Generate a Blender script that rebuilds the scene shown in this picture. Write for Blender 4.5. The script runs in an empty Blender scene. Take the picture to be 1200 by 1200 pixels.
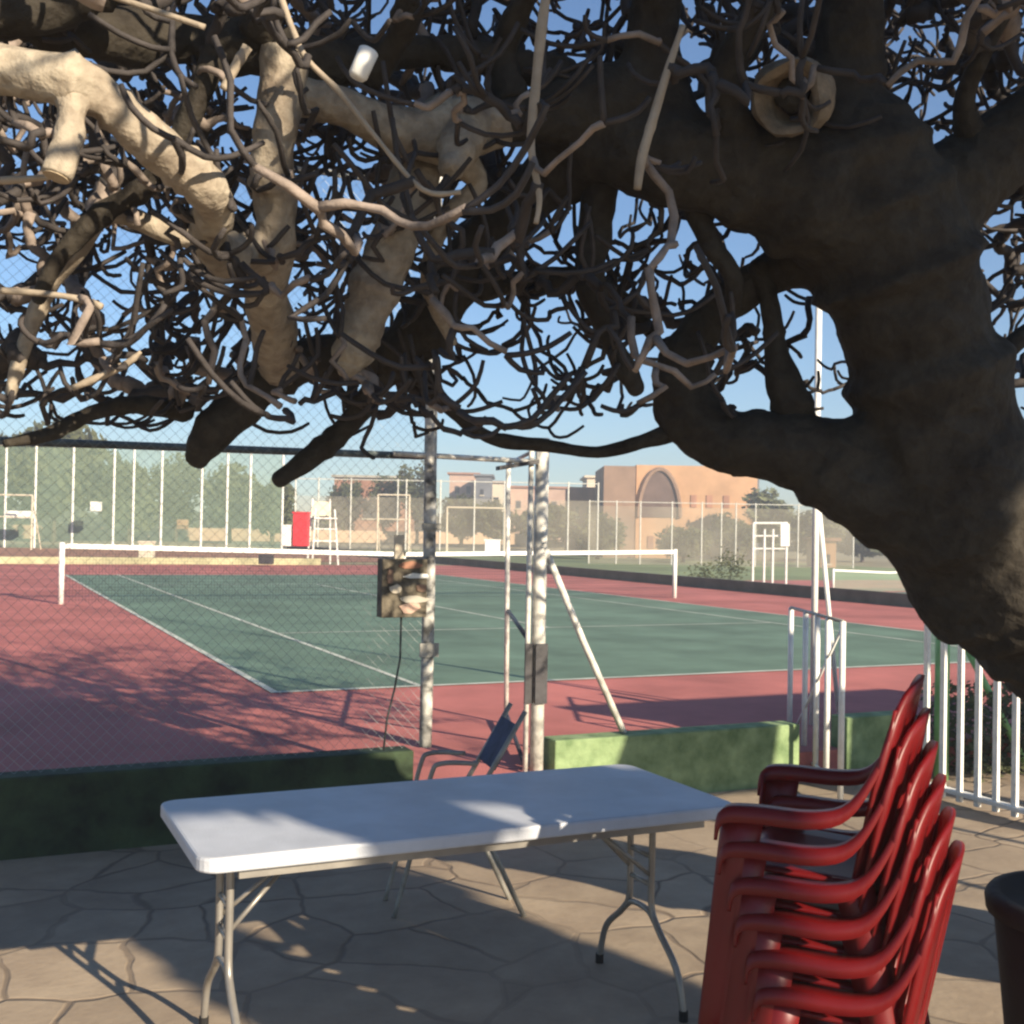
import bpy, math, random
import numpy as np
from mathutils import Vector, Matrix, kdtree, noise
random.seed(7)
S = bpy.context.scene
COL = S.collection
PZ = -0.2                      # patio level; the tennis court is z = 0

# ------------------------------------------------------------------ camera frame (used to lay things out at real depths)
FPX, CAM, YAW, PIT, ROL = 1360.14, Vector((-2.4476, -10.0337, 1.46324)), .438950, .0150359, .0183573
def _cam():
    f = Vector((math.sin(YAW)*math.cos(PIT), math.cos(YAW)*math.cos(PIT), math.sin(PIT)))
    r = Vector((math.cos(YAW), -math.sin(YAW), 0)); u = r.cross(f)
    c, s = math.cos(ROL), math.sin(ROL)
    return c*r+s*u, -s*r+c*u, f
RT, UP, FW = _cam()
def ray(x, y): return FW + RT*((x-600)/FPX) - UP*((y-600)/FPX)
def at(x, y, d): return CAM + ray(x, y)*d
def onz(x, y, z):
    r = ray(x, y); return CAM + r*((z-CAM.z)/r.z)
def ony(x, y, Y):
    r = ray(x, y); return CAM + r*((Y-CAM.y)/r.y)

# ------------------------------------------------------------------ materials
def new_mat(name):
    m = bpy.data.materials.new(name); m.use_nodes = True
    return m, m.node_tree.nodes, m.node_tree.links, m.node_tree.nodes['Principled BSDF']
def mat(name, col, rough=.6, var=.15, scale=6, bump=0.0, bscale=30, metal=0, spec=.4, col2=None, detail=5, trans=None):
    m, n, l, b = new_mat(name)
    tc = n.new('ShaderNodeTexCoord')
    nz = n.new('ShaderNodeTexNoise'); nz.inputs['Scale'].default_value = scale; nz.inputs['Detail'].default_value = detail
    nz.inputs['Roughness'].default_value = .62
    l.new(tc.outputs['Object'], nz.inputs['Vector'])
    cr = n.new('ShaderNodeValToRGB')
    a = tuple(max(0, c*(1-var)) for c in col[:3])+(1,)
    c2 = tuple(min(1, c*(1+var)) for c in col[:3])+(1,) if col2 is None else tuple(col2)+(1,)
    cr.color_ramp.elements[0].position = .34; cr.color_ramp.elements[1].position = .66
    cr.color_ramp.elements[0].color = a; cr.color_ramp.elements[1].color = c2
    l.new(nz.outputs['Fac'], cr.inputs['Fac']); l.new(cr.outputs['Color'], b.inputs['Base Color'])
    b.inputs['Roughness'].default_value = rough; b.inputs['Metallic'].default_value = metal
    b.inputs['Specular IOR Level'].default_value = spec
    if bump:
        n2 = n.new('ShaderNodeTexNoise'); n2.inputs['Scale'].default_value = bscale; n2.inputs['Detail'].default_value = 4
        l.new(tc.outputs['Object'], n2.inputs['Vector'])
        bp = n.new('ShaderNodeBump'); bp.inputs['Strength'].default_value = bump; bp.inputs['Distance'].default_value = .02
        l.new(n2.outputs['Fac'], bp.inputs['Height']); l.new(bp.outputs['Normal'], b.inputs['Normal'])
    return m
M = {}
def bark_mat(name='bark', k_=1.0):
    m, n, l, b = new_mat(name)
    tc = n.new('ShaderNodeTexCoord')
    n1 = n.new('ShaderNodeTexNoise'); n1.inputs['Scale'].default_value = 7; n1.inputs['Detail'].default_value = 6; n1.inputs['Roughness'].default_value = .65
    n2 = n.new('ShaderNodeTexNoise'); n2.inputs['Scale'].default_value = 34; n2.inputs['Detail'].default_value = 5
    v = n.new('ShaderNodeTexVoronoi'); v.inputs['Scale'].default_value = 15
    for q in (n1, n2, v): l.new(tc.outputs['Object'], q.inputs['Vector'])
    cr = n.new('ShaderNodeValToRGB'); e = cr.color_ramp.elements
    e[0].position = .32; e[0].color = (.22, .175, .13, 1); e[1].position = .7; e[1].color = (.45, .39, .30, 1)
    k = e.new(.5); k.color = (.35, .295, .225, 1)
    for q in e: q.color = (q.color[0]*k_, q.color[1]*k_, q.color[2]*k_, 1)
    l.new(n1.outputs['Fac'], cr.inputs['Fac'])
    mx = n.new('ShaderNodeMix'); mx.data_type = 'RGBA'; mx.blend_type = 'MULTIPLY'; mx.inputs['Factor'].default_value = .45
    c2 = n.new('ShaderNodeValToRGB'); c2.color_ramp.elements[0].position = .35; c2.color_ramp.elements[0].color = (.45, .42, .4, 1); c2.color_ramp.elements[1].position = .6
    l.new(n2.outputs['Fac'], c2.inputs['Fac']); l.new(cr.outputs['Color'], mx.inputs['A']); l.new(c2.outputs['Color'], mx.inputs['B'])
    l.new(mx.outputs['Result'], b.inputs['Base Color'])
    ad = n.new('ShaderNodeMath'); ad.operation = 'ADD'; l.new(n2.outputs['Fac'], ad.inputs[0]); l.new(v.outputs['Distance'], ad.inputs[1])
    bp = n.new('ShaderNodeBump'); bp.inputs['Strength'].default_value = .8; bp.inputs['Distance'].default_value = .014
    l.new(ad.outputs[0], bp.inputs['Height']); l.new(bp.outputs['Normal'], b.inputs['Normal'])
    b.inputs['Roughness'].default_value = .85; b.inputs['Specular IOR Level'].default_value = .25
    return m
M['bark'] = bark_mat()
M['oldbark'] = bark_mat('old_dark_bark', .12)  # same bark darkened: shade on the wood put into its colour
M['twig'] = mat('twig_bark', (.045, .038, .036), .8, .35, 9, .3, 40)  # near-black tone is the twigs' shade put into their colour
M['paletwig'] = mat('pale_twig_bark', (.23, .185, .155), .8, .45, 9, .3, 40)  # lighter copy for twigs catching sun, light put into the colour
M['cutwood'] = mat('cut_wood', (.42, .33, .22), .85, .3, 14, .4, 30)
M['deadwood'] = mat('dead_wood', (.34, .28, .21), .8, .2, 12, .3, 30)
def patio_mat():
    m, n, l, b = new_mat('flagstones')
    tc = n.new('ShaderNodeTexCoord')
    wn = n.new('ShaderNodeTexNoise'); wn.inputs['Scale'].default_value = 1.6; wn.inputs['Detail'].default_value = 3
    l.new(tc.outputs['Object'], wn.inputs['Vector'])
    ma = n.new('ShaderNodeMix'); ma.data_type = 'VECTOR'; ma.inputs['Factor'].default_value = .22
    l.new(tc.outputs['Object'], ma.inputs['A']); l.new(wn.outputs['Color'], ma.inputs['B'])
    ve = n.new('ShaderNodeTexVoronoi'); ve.feature = 'DISTANCE_TO_EDGE'; ve.inputs['Scale'].default_value = 2.7
    vc = n.new('ShaderNodeTexVoronoi'); vc.inputs['Scale'].default_value = 2.7
    for q in (ve, vc): l.new(ma.outputs['Result'], q.inputs['Vector'])
    big = n.new('ShaderNodeTexNoise'); big.inputs['Scale'].default_value = 2.2; big.inputs['Detail'].default_value = 8; big.inputs['Roughness'].default_value = .7
    l.new(tc.outputs['Object'], big.inputs['Vector'])
    cr = n.new('ShaderNodeValToRGB'); e = cr.color_ramp.elements
    e[0].position = .3; e[0].color = (.25, .19, .135, 1); e[1].position = .7; e[1].color = (.41, .325, .23, 1)
    l.new(big.outputs['Fac'], cr.inputs['Fac'])
    hs = n.new('ShaderNodeHueSaturation'); l.new(cr.outputs['Color'], hs.inputs['Color'])
    mr = n.new('ShaderNodeMapRange'); mr.inputs['To Min'].default_value = .82; mr.inputs['To Max'].default_value = 1.14
    l.new(vc.outputs['Color'], mr.inputs['Value']); l.new(mr.outputs['Result'], hs.inputs['Value'])
    jr = n.new('ShaderNodeMapRange'); jr.inputs['From Min'].default_value = .004; jr.inputs['From Max'].default_value = .03
    l.new(ve.outputs['Distance'], jr.inputs['Value'])
    # joints wear away in places
    bn = n.new('ShaderNodeTexNoise'); bn.inputs['Scale'].default_value = .9; l.new(tc.outputs['Object'], bn.inputs['Vector'])
    br = n.new('ShaderNodeMapRange'); br.inputs['From Min'].default_value = .42; br.inputs['From Max'].default_value = .62; br.inputs['To Min'].default_value=.0; br.inputs['To Max'].default_value=.75
    l.new(bn.outputs['Fac'], br.inputs['Value'])
    mx2 = n.new('ShaderNodeMath'); mx2.operation = 'MAXIMUM'; l.new(jr.outputs['Result'], mx2.inputs[0]); l.new(br.outputs['Result'], mx2.inputs[1])
    mx = n.new('ShaderNodeMix'); mx.data_type = 'RGBA'; mx.inputs['A'].default_value = (.17, .13, .095, 1)
    l.new(mx2.outputs[0], mx.inputs['Factor']); l.new(hs.outputs['Color'], mx.inputs['B'])
    l.new(mx.outputs['Result'], b.inputs['Base Color'])
    fn = n.new('ShaderNodeTexNoise'); fn.inputs['Scale'].default_value = 26; fn.inputs['Detail'].default_value = 6
    l.new(tc.outputs['Object'], fn.inputs['Vector'])
    sm = n.new('ShaderNodeMath'); sm.operation = 'MULTIPLY_ADD'; sm.inputs[1].default_value = .4
    l.new(fn.outputs['Fac'], sm.inputs[0]); l.new(mx2.outputs[0], sm.inputs[2])
    bp = n.new('ShaderNodeBump'); bp.inputs['Strength'].default_value = .5; bp.inputs['Distance'].default_value = .012
    l.new(sm.outputs[0], bp.inputs['Height']); l.new(bp.outputs['Normal'], b.inputs['Normal'])
    b.inputs['Roughness'].default_value = .82; b.inputs['Specular IOR Level'].default_value = .3
    return m
M['patio'] = patio_mat()
M['red'] = mat('red_acrylic', (.43, .145, .125), .85, .26, .55, .25, 60, spec=.3, detail=9)
M['green'] = mat('green_acrylic', (.125, .195, .142), .85, .26, .7, .25, 60, spec=.3, detail=9)
M['line'] = mat('line_paint', (.52, .54, .46), .8, .3, 1.8, detail=9)
M['tan'] = mat('tan_ground', (.42, .30, .19), .9, .2, .3)
M['dirt'] = mat('dry_ground', (.30, .26, .15), .95, .25, .15)
M['lawn'] = mat('green_ground', (.20, .25, .11), .95, .25, .12)
M['wallgreen'] = mat('green_wall_paint', (.15, .24, .10), .85, .3, 5.5, .5, 18, detail=10, col2=(.27, .36, .18))
M['white'] = mat('white_paint', (.78, .77, .72), .45, .12, 8, .05)
M['postw'] = mat('worn_white_pole', (.62, .60, .54), .5, .35, 14, .1, 30, detail=8)
M['galv'] = mat('galvanised_steel', (.30, .29, .26), .5, .25, 12, .1, metal=.3)
M['wire'] = mat('chain_wire', (.30, .32, .31), .5, .1, 5, metal=.2)
M['dark'] = mat('dark_metal', (.045, .042, .045), .5, .3, 10, .1)
M['flake'] = mat('flaking_white_pole', (.10,.10,.095), .6, .2, 11, .2, 30, detail=3, col2=(.70,.68,.62))  # noise patches from dark grey to off-white
M['rail'] = mat('dark_green_rail', (.09, .11, .11), .5, .3, 10, .1)  # dark tone is shade on the rail put into its colour
M['plastic_white'] = mat('grey_white_table_plastic', (.52, .54, .58), .46, .16, 2.2, .1, 160)
M['legsteel'] = mat('table_leg_steel', (.30, .28, .25), .38, .12, 9, .05, metal=.45)
M['redplastic'] = mat('red_plastic', (.15, .005, .006), .42, .08, 4, .03, 60, spec=.5)
M['blackplastic'] = mat('black_plastic', (.012, .011, .011), .75, .2, 6, .1, 40)
M['boxmat'] = mat('painted_box', (.20, .15, .10), .7, .7, 9, .2, 20, col2=(.55, .48, .38), detail=3)
M['cable'] = mat('cable_rubber', (.03, .035, .035), .6, .2, 8)
M['blue'] = mat('blue_cloth', (.04, .055, .11), .8, .3, 12, .3, 40)
M['netcord'] = mat('net_cord', (.035, .04, .04), .8, .2, 8)
M['tape'] = mat('net_tape', (.80, .78, .72), .7, .1, 6)
M['greenpost'] = mat('green_post_paint', (.20, .42, .16), .5, .2, 8)
M['orange'] = mat('orange_render', (.50, .29, .16), .9, .18, .35, detail=8)
M['brown'] = mat('brown_render', (.26, .165, .115), .9, .2, .4)
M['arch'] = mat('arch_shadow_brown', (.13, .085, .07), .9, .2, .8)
M['pinkwall'] = mat('pink_render', (.50, .34, .26), .9, .15, .4)
M['cream'] = mat('cream_render', (.62, .54, .42), .9, .12, .3)
M['redbrown'] = mat('terracotta', (.34, .17, .11), .9, .25, .6)
M['glass'] = mat('dark_window', (.05, .05, .055), .2, .2, 3)
M['peach'] = mat('peach_wall', (.52, .36, .24), .9, .15, .2)
M['leaf'] = mat('foliage', (.055, .068, .024), .7, .4, .35, col2=(.10, .105, .04))
M['leaf2'] = mat('foliage_light', (.085, .10, .045), .7, .35, .35, col2=(.15, .16, .07))
M['trunk'] = mat('tree_trunk', (.12, .09, .065), .9, .3, 4)
M['domegrey'] = mat('grey_render', (.16, .165, .18), .8, .15, 1)
M['redbin'] = mat('bright_red_paint', (.62, .04, .05), .5, .1, 3)
M['concrete'] = mat('concrete', (.38, .35, .29), .9, .15, 2, .2, 20)
def translucent(m, col, f_):
    n = m.node_tree.nodes; l = m.node_tree.links
    t = n.new('ShaderNodeBsdfTranslucent'); t.inputs['Color'].default_value = (*col, 1)
    mx = n.new('ShaderNodeMixShader'); mx.inputs['Fac'].default_value = f_
    out = n['Material Output']; l.new(n['Principled BSDF'].outputs[0], mx.inputs[1]); l.new(t.outputs[0], mx.inputs[2]); l.new(mx.outputs[0], out.inputs['Surface'])
translucent(M['redplastic'], (.90, .03, .02), .20)
def net_mat(name, col, alpha):
    m, n, l, b = new_mat(name)
    b.inputs['Base Color'].default_value = (*col, 1); b.inputs['Roughness'].default_value = .9
    tc = n.new('ShaderNodeTexCoord'); nz = n.new('ShaderNodeTexNoise'); nz.inputs['Scale'].default_value = .35
    l.new(tc.outputs['Object'], nz.inputs['Vector'])
    mr = n.new('ShaderNodeMapRange'); mr.inputs['From Min'].default_value = .3; mr.inputs['From Max'].default_value = .7
    mr.inputs['To Min'].default_value = alpha-.12; mr.inputs['To Max'].default_value = alpha+.12
    l.new(nz.outputs['Fac'], mr.inputs['Value']); l.new(mr.outputs['Result'], b.inputs['Alpha'])
    return m
M['windscreen'] = net_mat('windscreen_net', (.22, .30, .22), .5)
M['farmesh'] = net_mat('far_wire_mesh', (.42, .38, .30), .3)

# ------------------------------------------------------------------ mesh builder
class MB:
    def __init__(s): s.v = []; s.f = []
    def add(s, vs, fs):
        o = len(s.v); s.v += [Vector(p) for p in vs]; s.f += [tuple(i+o for i in f) for f in fs]; return s
    def box(s, a, b):
        x0, y0, z0 = a; x1, y1, z1 = b
        return s.add([(x0,y0,z0),(x1,y0,z0),(x1,y1,z0),(x0,y1,z0),(x0,y0,z1),(x1,y0,z1),(x1,y1,z1),(x0,y1,z1)],
                     [(0,3,2,1),(4,5,6,7),(0,1,5,4),(1,2,6,5),(2,3,7,6),(3,0,4,7)])
    def obox(s, c, ax, ay, az):     # centre and half-axis vectors
        c, ax, ay, az = map(Vector, (c, ax, ay, az))
        P = [c+i*ax+j*ay+k*az for k in (-1,1) for (i,j) in ((-1,-1),(1,-1),(1,1),(-1,1))]
        return s.add(P, [(0,3,2,1),(4,5,6,7),(0,1,5,4),(1,2,6,5),(2,3,7,6),(3,0,4,7)])
    def quad(s, *p): return s.add(p, [tuple(range(len(p)))])
    def tube(s, pts, rad, n=8, cap=True):
        pts = [Vector(p) for p in pts]
        if not hasattr(rad, '__len__'): rad = [rad]*len(pts)
        o = len(s.v); N = len(pts)
        t0 = (pts[1]-pts[0]).normalized()
        ref = Vector((0,0,1)) if abs(t0.z) < .9 else Vector((1,0,0))
        u = t0.cross(ref).normalized()
        for i, p in enumerate(pts):
            t = (pts[min(i+1,N-1)]-pts[max(i-1,0)])
            t = t.normalized() if t.length > 1e-9 else t0
            u = (u - t*u.dot(t))
            u = u.normalized() if u.length > 1e-6 else t.orthogonal().normalized()
            w = t.cross(u)
            for k in range(n):
                a = 2*math.pi*k/n
                s.v.append(p + (u*math.cos(a)+w*math.sin(a))*rad[i])
        for i in range(N-1):
            for k in range(n):
                k2 = (k+1) % n
                s.f.append((o+i*n+k, o+i*n+k2, o+(i+1)*n+k2, o+(i+1)*n+k))
        if cap:
            s.f.append(tuple(o+k for k in range(n))[::-1]); s.f.append(tuple(o+(N-1)*n+k for k in range(n)))
        return s
    def lathe(s, c, prof, n=28, close_top=True):
        o = len(s.v); c = Vector(c)
        for r, z in prof:
            for k in range(n):
                a = 2*math.pi*k/n; s.v.append(c+Vector((r*math.cos(a), r*math.sin(a), z)))
        for i in range(len(prof)-1):
            for k in range(n):
                k2 = (k+1) % n; s.f.append((o+i*n+k, o+i*n+k2, o+(i+1)*n+k2, o+(i+1)*n+k))
        s.f.append(tuple(o+k for k in range(n))[::-1]); s.f.append(tuple(o+(len(prof)-1)*n+k for k in range(n)))
        return s
    def grid(s, P):     # P rows of points
        o = len(s.v); R = len(P); Cn = len(P[0])
        for r in P: s.v += [Vector(p) for p in r]
        for i in range(R-1):
            for j in range(Cn-1):
                s.f.append((o+i*Cn+j, o+i*Cn+j+1, o+(i+1)*Cn+j+1, o+(i+1)*Cn+j))
        return s
    def build(s, name, m, parent=None, smooth=False, bevel=0, solid=0, sub=0):
        me = bpy.data.meshes.new(name)
        off = Vector((0,0,0))
        if parent is not None:
            off = parent.location.copy()
            if parent.parent is not None: off = off + parent.parent.location
        me.from_pydata([tuple(p-off) for p in s.v], [], s.f); me.update()
        if smooth:
            for p in me.polygons: p.use_smooth = True
        me.materials.append(m if not isinstance(m, str) else M[m])
        o = bpy.data.objects.new(name, me); COL.objects.link(o)
        if parent is not None: o.parent = parent
        if solid:
            d = o.modifiers.new('solid', 'SOLIDIFY'); d.thickness = solid; d.offset = 0
        if sub:
            d = o.modifiers.new('sub', 'SUBSURF'); d.levels = sub; d.render_levels = sub
        if bevel:
            d = o.modifiers.new('bevel', 'BEVEL'); d.width = bevel; d.segments = 3; d.limit_method = 'ANGLE'; d.angle_limit = .6
        return o
def tag(o, label=None, cat=None, group=None, kind=None):
    if label: o['label'] = label
    if cat: o['category'] = cat
    if group: o['group'] = group
    if kind: o['kind'] = kind
    return o
def empty(name, loc, label, cat, group=None):
    o = bpy.data.objects.new(name, None); COL.objects.link(o); o.location = Vector(loc); o.empty_display_size = .2
    return tag(o, label, cat, group)
def struct(name, mb, m, **k):
    o = mb.build(name, m, **k); o['kind'] = 'structure'; return o

# ------------------------------------------------------------------ setting
LOW = -.9
g = MB()
g.box((-300, -200, -.9), (300, -3.72, PZ-.012))
g.quad((-300, -3.72, -.014), (15.6, -3.72, -.014), (15.6, 400, -.014), (-300, 400, -.014))
g.quad((15.6, -3.72, -.014), (15.6, -3.72, LOW), (15.6, 400, LOW), (15.6, 400, -.014))
g.quad((15.6, -3.72, LOW), (400, -3.72, LOW), (400, 400, LOW), (15.6, 400, LOW))
g.quad((-300, 400, -.014), (15.6, 400, -.014), (15.6, 400, LOW), (-300, 400, LOW))
g.quad((-300, -3.72, PZ-.012), (400, -3.72, PZ-.012), (400, -3.72, -.014), (-300, -3.72, -.014))
struct('ground', g, 'dirt')
g = MB(); g.box((-14, -30, PZ-.01), (14, -3.78, PZ)); struct('patio', g, 'patio')
g = MB(); g.box((-9, -3.79, PZ-.05), (15.28, 32.4, 0)); struct('red_court_surround', g, 'red')
g = MB(); g.quad((0,0,.004),(10.97,0,.004),(10.97,23.77,.004),(0,23.77,.004)); struct('green_court', g, 'green')
g = MB(); L = .05; z = .008
def ln(x0, y0, x1, y1): g.quad((x0,y0,z),(x1,y0,z),(x1,y1,z),(x0,y1,z))
ln(-.02, -.02, 10.99, .06); ln(-.02, 23.73, 10.99, 23.79)
ln(-.02, .06, .05, 23.73); ln(10.92, .06, 10.99, 23.73)
ln(1.34, .06, 1.40, 23.73); ln(9.57, .06, 9.63, 23.73)
ln(1.40, 5.45, 9.57, 5.51); ln(1.40, 18.26, 9.57, 18.32)
ln(5.455, 5.51, 5.515, 18.26)
struct('court_lines', g, 'line')
# sun-bleached second court beyond the far end and the lower courts to the right
g = MB(); g.quad((-40,36,.0),(15.5,36,.0),(15.5,62,.0),(-40,62,.0)); struct('far_red_court', g, 'redbrown')
g = MB(); g.quad((-40,63,.0),(15.5,63,.0),(15.5,90,.0),(-40,90,.0)); struct('far_tan_path', g, 'tan')
g = MB(); g.quad((16.4,-3,LOW+.006),(60,-3,LOW+.006),(60,110,LOW+.006),(16.4,110,LOW+.006)); struct('lower_lawn', g, 'lawn')
g = MB(); g.quad((22,8,LOW+.01),(44,8,LOW+.01),(44,38,LOW+.01),(22,38,LOW+.01)); struct('lower_red_surround', g, 'red')
g = MB(); g.quad((26,9,LOW+.014),(40,9,LOW+.014),(40,27.5,LOW+.014),(26,27.5,LOW+.014)); struct('lower_green_court', g, 'green')

# ------------------------------------------------------------------ low walls
w = MB(); w.box((-9, -3.83, PZ-.02), (-.12, -3.66, .2))
tag(w.build('low_wall', mat('dark_green_wall_paint', (.014,.024,.012), .8, .4, 3.5, .4, 18, detail=8, col2=(.045,.075,.032)), bevel=.012), 'long low green painted wall in shade left of the court entrance', 'wall')  # green darkened to put the wall's shade into its colour
w = MB(); w.box((.78, -3.83, PZ-.02), (2.62, -3.66, .2))
tag(w.build('low_wall', 'wallgreen', bevel=.012), 'low green painted wall behind the table, right of the entrance posts', 'wall')
w = MB(); w.box((3.02, -3.83, PZ-.02), (3.62, -3.66, .22))
tag(w.build('low_wall', 'wallgreen', bevel=.012), 'short green painted wall stub just right of the white gate', 'wall')
w = MB(); w.box((15.3, -3.6, -.9), (15.52, 60, .27))
tag(w.build('low_wall', mat('dark_kerb', (.10,.095,.075), .9, .3, 1.5)), 'long dark low wall along the far right side of the court', 'wall')  # shade of the face put into a dark base colour
w = MB(); w.box((-30, 32.4, 0), (9.6, 32.62, .24))
tag(w.build('low_wall', mat('yellowish_kerb', (.42,.40,.24), .9, .3, .8)), 'pale yellow green low wall behind the far baseline', 'wall')
w = MB(); w.box((-60, 92, 0), (48, 92.4, 1.1))
tag(w.build('low_wall', 'peach'), 'distant peach coloured low wall at the foot of the fences', 'wall')

# ------------------------------------------------------------------ near fence with posts
def chain(mb, x0, x1, z0, z1, Y, pitch=.062, r=.0009):
    H = z1-z0
    for sgn in (1, -1):
        k = x0-H
        while k < x1+H:
            a = [k, z0]; b = [k+sgn*H, z1]
            # clip to x0..x1
            t0, t1 = 0., 1.
            dx = b[0]-a[0]
            ta, tb = sorted(((x0-a[0])/dx, (x1-a[0])/dx))
            t0 = max(t0, ta); t1 = min(t1, tb)
            if t1-t0 > .01:
                p = (a[0]+dx*t0, Y+.001*sgn, z0+H*t0); q = (a[0]+dx*t1, Y+.001*sgn, z0+H*t1)
                mb.tube([p, q], r, 3, cap=False)
            k += pitch
def pole(mb, x, Y, z0, z1, r, n=12, lean=0, curve=0):
    pts = [(x+lean*t + curve*math.sin(t*7), Y, z0+(z1-z0)*t) for t in [i/8 for i in range(9)]]
    mb.tube(pts, r, n)
FY = -3.74
f = empty('chain_link_fence', (-4.5, FY, .2), 'tall chain link fence standing on the green wall left of the entrance', 'fence')
m = MB(); chain(m, -9, -.03, .2, 3.45, FY); m.build('wire_mesh', 'wire', f)
m = MB(); pole(m, -.02, FY, .2, 3.6, .037, lean=.0, curve=.004); m.build('post', 'flake', f, smooth=True)
for px in (-3.1, -6.1):
    m = MB(); pole(m, px, FY, .2, 3.55, .032); m.build('post', 'postw', f, smooth=True)
m = MB(); m.tube([(-9, FY+.04, 1.80), (-.05, FY+.04, 1.88)], .021, 8); m.build('middle_rail', 'rail', f, smooth=True)
m = MB(); m.tube([(-9, FY+.04, 3.45), (-.05, FY+.04, 3.45)], .02, 8); m.build('top_rail', 'galv', f, smooth=True)
for b0_, b1_ in ((.72,.80),(1.45,1.49)):
    m = MB(); m.box((-.08, FY-.047, b0_), (.035, FY-.036, b1_)); m.build('bracket', 'galv', f)

# gate
gt = empty('metal_gate', (.70, FY, 0), 'narrow steel frame gate standing open into the court between the tall posts', 'gate')
m = MB(); m.tube([(.70, FY, 0), (.70, FY, 1.2), (.705, FY, 2.02)], .042, 12); m.build('gate_post', M['postw'], gt, smooth=True)
m = MB(); m.tube([(.625, FY, 0), (.63, FY, 1.95)], .016, 10); m.build('stile', 'postw', gt, smooth=True)
e2 = Vector((1.26, -2.1, .04))
m = MB(); m.tube([e2, e2+Vector((-.03, -.02, 1.93))], .019, 8); m.build('stile', 'postw', gt, smooth=True)
for zz, nm in ((1.97, 'top_bar'), (.85, 'middle_bar'), (.08, 'bottom_bar')):
    m = MB(); m.tube([(.625, FY, zz-.04), (e2.x, e2.y, zz)], .015 if zz < 1 else .013, 8); m.build(nm, 'dark' if zz < 1 else 'postw', gt, smooth=True)
m = MB(); m.box((.655, FY-.06, .42), (.735, FY-.046, .78)); m.box((.6, FY-.03, .42), (.655, FY-.018, .78)); m.build('lock_plate', 'dark', gt)
m = MB(); m.tube([(-.25, FY, 1.885), (.70, FY, 1.875)], .016, 8); m.build('lintel', 'postw', gt, smooth=True)
m = MB(); m.tube([(.74, FY, 1.34), (1.0, FY, .80), (1.31, FY, .20)], .021, 10); m.build('diagonal_brace', 'postw', gt, smooth=True)
m = MB(); m.obox((.53, FY-.02, 1.85), (.13, 0, .025), (0, .03, 0), (0, 0, .012)); m.build('closer_arm', 'dark', gt)

# box of switches hanging on the fence
bx = empty('switch_box', (-.20, FY-.06, 1.11), 'weathered brown square box with pale papers hung on the fence beside the pole', 'box')
m = MB(); m.box((-.335, FY-.10, .955), (-.065, FY-.01, 1.285)); m.build('case', mat('brown_case', (.105,.085,.06), .8, .4, 14, .2, 20, col2=(.20,.17,.12)), bx, bevel=.006)
random.seed(3)
for (cx, cz, w_, h_, m_) in ((-.125,1.19,.078,.016,'white'), (-.255,1.12,.035,.024,'cream'), (-.15,1.06,.085,.02,'concrete'), (-.17,1.01,.06,.028,'pinkwall'), (-.10,1.12,.03,.03,'brown'), (-.17,1.25,.07,.02,'redbrown'), (-.29,1.19,.02,.05,'brown')):
    m = MB(); n_ = 9; P = [(cx+w_*math.cos(a)*(1+.25*random.uniform(-1,1)), FY-.103, cz+h_*math.sin(a)*(1+.3*random.uniform(-1,1))) for a in [2*math.pi*i/n_ for i in range(n_)]]
    m.add(P+[(p[0], p[1]-.006, p[2]) for p in P], [tuple(range(n_))[::-1], tuple(range(n_, 2*n_))]+[(i, (i+1)%n_, n_+(i+1)%n_, n_+i) for i in range(n_)])
    m.build('paper_scrap', m_, bx)
m = MB(); m.box((-.245, FY-.05, 1.285), (-.19, FY-.03, 1.42)); m.build('hanger', 'cream', bx)
m = MB(); m.tube([(-.20, FY-.05, .955), (-.205, FY-.06, .72), (-.235, FY-.06, .55), (-.28, FY-.07, .38), (-.30, FY-.08, .21)], .006, 6)
tag(m.build('cable', 'cable', smooth=True), 'thin dark cable dangling below the brown box to the wall', 'cable')

# ------------------------------------------------------------------ right side: white gate leaf, white railing, poles
wg = empty('white_gate', (2.5, -4.36, PZ), 'white vertical bar gate leaf standing ajar behind the red chairs', 'gate')
A, B = Vector((2.49, -4.38, PZ)), Vector((3.02, -3.22, PZ))
for i, t in enumerate((0, .25, .45, .68, 1)):
    p = A.lerp(B, t); m = MB(); lz = .02 if i == 0 else .12
    m.tube([p+Vector((0,0,lz)), p+Vector((0,0,1.13))], .019, 8); m.build('bar', 'white', wg, smooth=True)
m = MB(); m.tube([A+Vector((0,0,1.13)), B+Vector((0,0,1.13))], .012, 8); m.build('rail', 'galv', wg, smooth=True)
m = MB(); m.tube([A+Vector((0,0,.12)), B+Vector((0,0,.12))], .012, 8); m.build('rail', 'white', wg, smooth=True)
m = MB(); m.tube([A+Vector((0,0,1.1)), B+Vector((0,0,.15))], .009, 8); m.build('brace', 'white', wg, smooth=True)
wr = empty('white_railing', (3.18, -4.7, PZ), 'white vertical bar railing with tall bars at the right edge of the patio', 'railing')
X0 = 3.17
for i in range(12):
    Y = -4.40 - i*.135
    m = MB(); m.box((X0+i*.006-.016, Y-.016, PZ+.02), (X0+i*.006+.016, Y+.016, PZ+1.2)); m.build('bar', 'white', wr, bevel=.003)
for zz in (1.2, .06):
    m = MB(); m.box((X0-.014, -6.0, PZ+zz), (X0+.05, -4.34, PZ+zz+.025)); m.build('rail', 'white', wr, bevel=.003)
gp = at(1104, 800, 8.0); 
m = MB(); m.tube([(gp.x, gp.y, PZ), (gp.x, gp.y, 1.3)], .05, 12)
tag(m.build('green_post', 'greenpost', smooth=True), 'thick green painted post behind the white railing', 'post')
m = MB(); m.tube([at(1118, 730, 8.2), at(1212, 915, 8.2)], .025, 8)
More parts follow.
